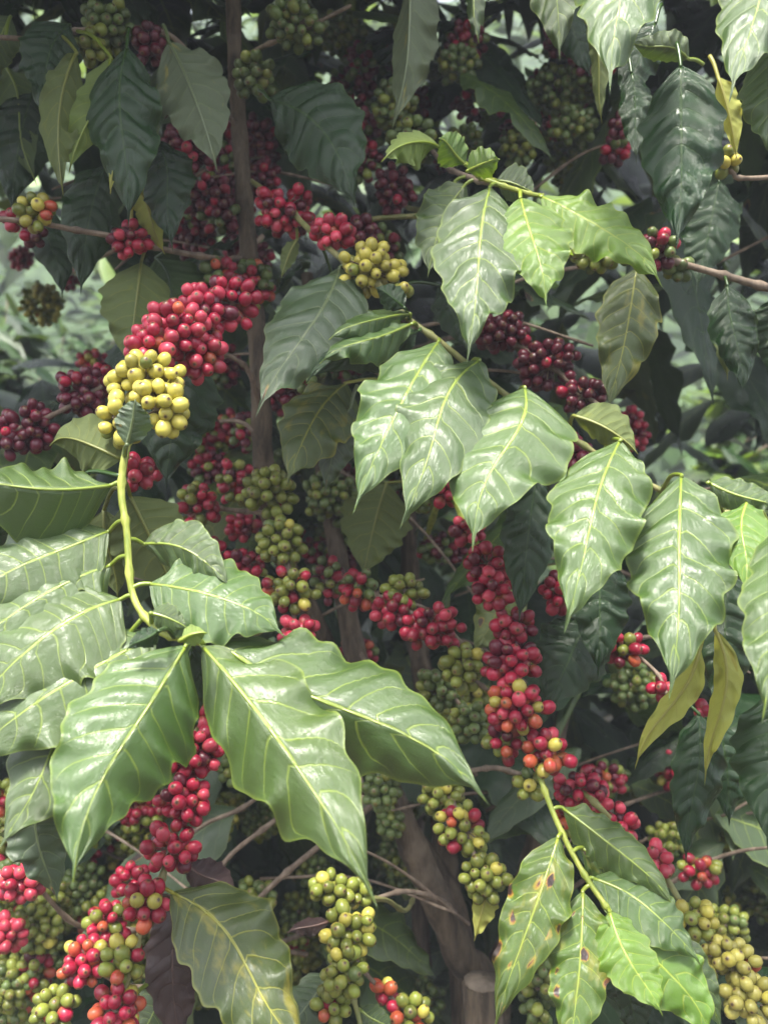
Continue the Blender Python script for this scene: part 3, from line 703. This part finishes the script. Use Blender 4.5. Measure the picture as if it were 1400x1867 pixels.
# inner foliage of the crown plus unseen shading leaves above: one mass
def open_window(x,y):
    """gaps in the crown where the photograph looks through to the far bushes"""
    if x<225 and 425<y<690: return True
    if x>1090 and 480<y<900: return True
    if 1000<x<1160 and 300<y<420: return True
    if 540<x<700 and 1400<y<1500: return True
    return False
def crown_mass(parent):
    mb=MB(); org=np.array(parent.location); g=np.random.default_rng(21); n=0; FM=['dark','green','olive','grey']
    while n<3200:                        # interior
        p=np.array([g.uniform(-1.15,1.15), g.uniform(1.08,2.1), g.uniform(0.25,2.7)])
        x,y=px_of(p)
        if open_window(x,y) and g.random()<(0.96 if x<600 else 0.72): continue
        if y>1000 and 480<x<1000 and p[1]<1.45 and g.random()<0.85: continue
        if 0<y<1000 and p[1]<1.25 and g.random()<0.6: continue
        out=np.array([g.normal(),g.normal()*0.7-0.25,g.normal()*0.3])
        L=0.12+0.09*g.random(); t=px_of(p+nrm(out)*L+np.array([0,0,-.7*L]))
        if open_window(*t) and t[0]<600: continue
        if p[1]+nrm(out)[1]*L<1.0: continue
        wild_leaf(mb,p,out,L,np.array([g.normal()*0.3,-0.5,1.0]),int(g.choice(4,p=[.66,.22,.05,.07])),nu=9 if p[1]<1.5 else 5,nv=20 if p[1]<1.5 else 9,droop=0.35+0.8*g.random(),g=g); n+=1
    n=0
    while n<2700:                        # unseen upper crown, put in to shade the top of the tree
        p=np.array([g.uniform(-1.4,1.4), g.uniform(0.78,2.6), g.uniform(1.9,3.3)])
        if p[2]<CZ+0.577*p[1]+0.16: continue
        if p[2]>3.3-0.5*abs(p[1]-1.5)-0.3*abs(p[0]): continue
        if p[1]<1.0 and p[2]-CZ-0.577*p[1]<0.3 and g.random()<0.4: continue
        out=np.array([g.normal(),g.normal()-0.15,g.normal()*0.3]); L=0.13+0.08*g.random()
        wild_leaf(mb,p,out,L,np.array([g.normal()*0.3,-0.3,1.0]),int(g.choice(4,p=[.5,.35,.05,.1])),droop=0.1+0.7*g.random(),g=g); n+=1
    n=0
    while n<130:                         # loose leaves added above the view to shade the upper leaves
        p=np.array([g.uniform(-.8,.0), g.uniform(0.58,0.85), g.uniform(1.8,2.25)])
        if p[2]<CZ+0.577*p[1]+0.20: continue
        out=np.array([g.normal(),g.normal()+.3,g.normal()*0.2]); L=0.13+0.06*g.random()
        wild_leaf(mb,p,out,L,np.array([g.normal()*0.3,-0.3,1.0]),int(g.choice(4,p=[.5,.35,.05,.1])),droop=0.1+0.3*g.random(),g=g); n+=1
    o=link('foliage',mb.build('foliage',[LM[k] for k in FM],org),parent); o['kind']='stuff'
crown_mass(main)

# ------------------------------------------------------------------ tree on the right, reaching in from the edge
rb=np.array([1.25,1.15,0.0])
rt=thing('coffee_tree','coffee tree off the right edge, reaching in with one dark branch of olive cherries','tree',rb)
mb=MB(); s=spline([np.array([1.22,1.1,2.6]),np.array([1.2,1.12,1.7]),np.array([1.25,1.15,0.8]),rb],10); tube(mb,s,np.linspace(.012,.028,len(s)),14,lump=.12)
link('trunk',mb.build('trunk',BARK,rb),rt)
branch(rt,[(1.21,1.11,1.75) if False else (2000,640,1.1),(1700,600,.95),(1420,530,.88),(1330,505,.87),(1240,480,.87),(1160,455,.87),(1060,450,.88)],.0046,.0026,TWIG)
branch(rt,[(2000,300,1.1),(1600,310,.90),(1370,325,.85),(1335,315,.84),(1310,290,.84)],.003,.0016,TWIG)
for row in [(1160,488,.87,1104,748,.84,56,10,12,'patch',{'m':(6,-4),'w':1.3,'b':1.4,'t':0}),(1325,518,.86,1348,718,.84,42,16,16,'dark',{'w':1.6}),
            (1318,540,.88,1330,690,.88,30,20,20,'olive',u),(1420,540,.88,1400,680,.9,50,14,14,'dark'),(1310,330,.98,1268,525,.97,52,14,14,'dark')]: leaf(rt,row,'dark green leaf with a pale midrib' if row[0]==1160 else None)
for row in [(1082,455,.89,54,42,'G'),(1150,450,.885,36,34,'MG'),(1200,452,.87,38,40,'MG'),(1235,490,.88,28,22,'D'),(1325,295,.84,22,30,'YG')]: cluster(rt,row,solo=bool(S))

# ------------------------------------------------------------------ coffee bushes behind
def back_tree(loc, label, n, R, zr, seed, mats, rows, group, Lr=(0.12,0.2)):
    o=thing('coffee_tree',label,'tree',loc,group); g=np.random.default_rng(seed); loc=np.array(loc)
    mb=MB(); top=loc+np.array([0.1,0.05,zr[1]*0.95]); s=spline([top,loc+np.array([.05,0,zr[1]*.5]),loc],8); tube(mb,s,np.linspace(.01,.03,len(s)),10,lump=.12)
    link('trunk',mb.build('trunk',BARK,loc),o)
    mb=MB(); k=0; bm=[]
    for i in range(26):
        h=g.uniform(*zr); a=g.random()*6.28; r=R*(0.7+0.3*g.random())*(1-0.55*(h-zr[0])/(zr[1]-zr[0]))
        p0=loc+np.array([0.05,0,h]); d=np.array([math.cos(a),math.sin(a),0])
        sp=spline([p0,p0+d*r*.5+np.array([0,0,.10]),p0+d*r+np.array([0,0,-.12])],6)
        b2=MB(); tube(b2,sp,np.linspace(.006,.0025,len(sp)),6); link('branch',b2.build('branch',TWIG,p0),o,p0-loc)
        bm.append(sp)
    per=max(1,n//26)
    for sp in bm:
        for j in range(per):
            q=sp[int(g.integers(3,len(sp)))]+g.normal(size=3)*0.07
            out=np.array([g.normal(),g.normal(),g.normal()*0.3]); L=g.uniform(*Lr)
            wild_leaf(mb,q,out,L,np.array([g.normal()*.3,g.normal()*.3-0.2,1.0]),int(g.choice(len(mats))),droop=0.1+0.7*g.random(),g=g)
    f=link('foliage',mb.build('foliage',[LM[m] for m in mats],loc),o); f['kind']='stuff'
    for r in rows: cluster(o,r,solo=False)
    return o
GB='blurred coffee bushes behind'
back_tree((-1.15,2.5,0),'blurred coffee bush behind at the left, seen below the dark hanging leaves',700,0.75,(0.3,1.75),3,['far','dark','green','grey'],[(40,470,1.95,24,24,'R')],GB)
back_tree((1.35,2.7,0),'blurred coffee bush behind at the right, below the wet dark branch',800,0.85,(0.3,2.0),5,['far','dark','green','young'],[(1255,1230,2.0,16,20,'RG'),(1180,1230,2.0,24,30,'D'),(1220,1395,2.0,22,24,'RO')],GB)
back_tree((0.1,3.1,0),'blurred coffee bush standing straight behind the trunks',900,0.9,(0.3,2.6),8,['far','dark','green'],[],GB)
back_tree((-0.55,2.2,0),'low blurred coffee bush behind the fruit at the bottom left corner',500,0.6,(0.15,0.85),12,['far','dark','green','grey'],[(300,1650,1.8,22,24,'G'),(150,1480,1.8,22,24,'G'),(470,1560,1.8,20,24,'G')],GB)
back_tree((0.75,2.2,0),'low blurred coffee bush behind the spotted leaves at the bottom right',450,0.55,(0.15,0.9),14,['far','dark','grey'],[(1290,1520,1.8,22,22,'RG'),(1370,1690,1.8,22,22,'G')],GB)
# shrub with finely cut pale leaves, far left
sh=thing('shrub','pale green feathery shrub, out of focus in the gap at the left','shrub',(-1.55,4.0,0)); mbl=MB(); g=np.random.default_rng(4)
mbs=MB()
for i in range(34):
    a=g.random()*6.28; h=g.uniform(0.6,2.4); p0=np.array([-1.55+g.normal()*.12,4.0+g.normal()*.1,0.0]); p1=np.array([-1.55+math.cos(a)*.75*g.random(),4.0+math.sin(a)*.55*g.random()-.2,h])
    sp=spline([p0,(p0+p1)/2+np.array([0,0,.15]),p1],6); tube(mbs,sp,np.linspace(.01,.003,len(sp)),6)
    for j in range(16):
        q=sp[int(g.integers(5,len(sp)))]+g.normal(size=3)*.05; out=np.array([g.normal(),g.normal()-.3,g.normal()*.4])
        for k in range(5):
            o2=out+g.normal(size=3)*.6; T=q+nrm(o2)*(.12+.08*g.random()); C=(q+T)/2+np.array([0,0,.03])
            leaf_geo(mbl,q,C,T,.017,5,5,np.array([0,-.6,.8]),False,5,7,0,0,1.0,.1,seed=int(g.integers(1<<30)))
link('stem',mbs.build('stem',TWIG,np.array(sh.location)),sh)
fo=link('foliage',mbl.build('foliage',LM['far'],np.array(sh.location)),sh); fo['kind']='stuff'
# far thicket: one mass
mbl=MB(); g=np.random.default_rng(9)
for i in range(5200):
    y=g.uniform(5.0,7.5); p=np.array([g.uniform(-4.6,4.6),y,g.uniform(0,1)**0.85*(6.0)])
    wild_leaf(mbl,p,np.array([g.normal(),g.normal()-.5,g.normal()*.3]),.22+.16*g.random(),np.array([g.normal()*.4,-.5,1.0]),int(g.choice(3)),3,6,0.4,g)
# unseen coffee row behind the viewpoint, added to block low sky light
g2=np.random.default_rng(31); mh=MB()
for i in range(2600):
    p=np.array([g2.uniform(-3.6,3.6),g2.uniform(-2.6,-1.7),g2.uniform(.1,2.5)])
    wild_leaf(mh,p,np.array([g2.normal(),g2.normal()+.4,g2.normal()*.3]),.18+.1*g2.random(),np.array([g2.normal()*.3,.4,1.0]),int(g2.choice(2)),4,7,0.6,g2)
hr=link('sky_blocking_row',mh.build('sky_blocking_row',[LM['dark'],LM['green']])); hr['kind']='stuff'; hr['label']='unseen row of coffee bushes added behind the camera to block low sky light'; hr['category']='hedge'
o=link('thicket',mbl.build('thicket',[LM['far'],LM['green'],LM['young']])); o['kind']='stuff'; o['label']='out of focus green thicket far behind the coffee trees'; o['category']='thicket'

# ------------------------------------------------------------------ sawn stump
c=P(880,1845,1.08); mb=MB(); hs=np.linspace(0,1,14); zt=P(880,1792,1.08)[2]
s=np.stack([np.full(14,c[0])+.006*np.sin(hs*5),np.full(14,c[1]),zt*(1-hs)],1)
tube(mb,s,.024+.010*hs**2,22,lump=.14); sb=np.array([c[0],c[1],0])
stump=thing('tree_stump','short weathered grey-brown stump, sawn flat, beside the lower end of the leaning trunk','stump',sb)
link('bark',mb.build('bark',BARK,sb),stump)
mb=MB(); tube(mb,np.array([[c[0],c[1],zt-.004],[c[0],c[1],zt+.004]]),.0225,22,lump=.10); link('cut_face',mb.build('cut_face',CUTWOOD,sb),stump)

# ------------------------------------------------------------------ ground and hill
def sheet(name, x0,x1,y0,y1,n,fz,mat):
    X,Y=np.meshgrid(np.linspace(x0,x1,n),np.linspace(y0,y1,n)); Z=fz(X,Y)
    mb=MB(); mb.add(np.stack([X,Y,Z],-1).reshape(-1,3),grid_quads(n,n),np.stack([X,Y],-1).reshape(-1,2)); o=link(name,mb.build(name,mat)); o['kind']='structure'; return o
sheet('ground',-16,16,-8,15.5,160,lambda X,Y:0.03*np.sin(X*3.1)*np.cos(Y*2.7)-0.05*(np.hypot(X,Y-1)<0.6),SOIL)
sheet('hill',-16,16,7.6,15.5,90,lambda X,Y:np.minimum((Y-8.0)*1.6,9.5)+0.25*np.sin(X*.6)*np.cos(Y*.5)-0.2,HILL)

# ------------------------------------------------------------------ bluish volume added to imitate lens veil
VEIL_DENSITY=0.018
if VEIL_DENSITY:
    hm,hnt,_,_=new_mat('veil_haze'); hb=NB(hnt); pv=hb.n('ShaderNodeVolumePrincipled'); pv.inputs['Color'].default_value=(0.80,0.86,1.0,1); pv.inputs['Density'].default_value=VEIL_DENSITY
    hb.lk(pv.outputs[0],hb.n('ShaderNodeOutputMaterial').inputs['Volume'])
    mb=MB(); q=np.array([[x,y,z] for z in (-1.0,12.0) for y in (-9.0,16.5) for x in (-17.0,17.0)])
    mb.add(q,np.array([[0,2,3,1],[4,5,7,6],[0,1,5,4],[2,6,7,3],[0,4,6,2],[1,3,7,5]]),np.zeros((8,2)))
    ho=link('veil_haze',mb.build('veil_haze',hm,smooth=False)); ho['kind']='stuff'; ho['label']='thin bluish air volume added to lift the darks like lens veil'; ho['category']='veil_haze'
# ------------------------------------------------------------------ light, sky, camera
EL,AZ=66,203     # sun behind the camera's left shoulder
w=bpy.data.worlds.new('World'); sc.world=w; w.use_nodes=True; nt=w.node_tree; b=NB(nt); bg=nt.nodes['Background']
sky=b.n('ShaderNodeTexSky'); sky.sky_type='NISHITA'; sky.sun_disc=False; sky.sun_elevation=math.radians(EL); sky.sun_rotation=math.radians(AZ); sky.dust_density=4.0; sky.air_density=1.0; sky.ozone_density=1.0
hs_=b.n('ShaderNodeHueSaturation'); hs_.inputs['Saturation'].default_value=0.32; b.lk(sky.outputs[0],hs_.inputs['Color']); b.lk(hs_.outputs[0],bg.inputs['Color']); bg.inputs['Strength'].default_value=0.135
sl=bpy.data.lights.new('sun','SUN'); sl.energy=2.7; sl.angle=math.radians(11); sl.color=(1.0,0.95,0.85)
so=link('sun',sl); az=math.radians(AZ); el=math.radians(EL)
from mathutils import Vector
dirv=Vector((math.sin(az)*math.cos(el), math.cos(az)*math.cos(el), math.sin(el)))
so.rotation_euler=dirv.to_track_quat('Z','Y').to_euler()
cam=bpy.data.cameras.new('camera'); co=link('camera',cam,None,(0,0,CZ)); co.rotation_euler=(math.radians(90),0,0)
cam.sensor_fit='VERTICAL'; cam.sensor_height=24; cam.lens=12/math.tan(math.radians(30)); cam.clip_start=0.02; cam.clip_end=300
cam.dof.use_dof=True; cam.dof.focus_distance=0.73; cam.dof.aperture_fstop=4.2
sc.camera=co
vs=sc.view_settings; vs.view_transform='Standard'; vs.look='None'; vs.gamma=1; vs.exposure=2.0
sc.render.engine='CYCLES'; sc.cycles.use_denoising=True; sc.cycles.max_bounces=8; sc.cycles.transparent_max_bounces=4
print('cherries',TOT)
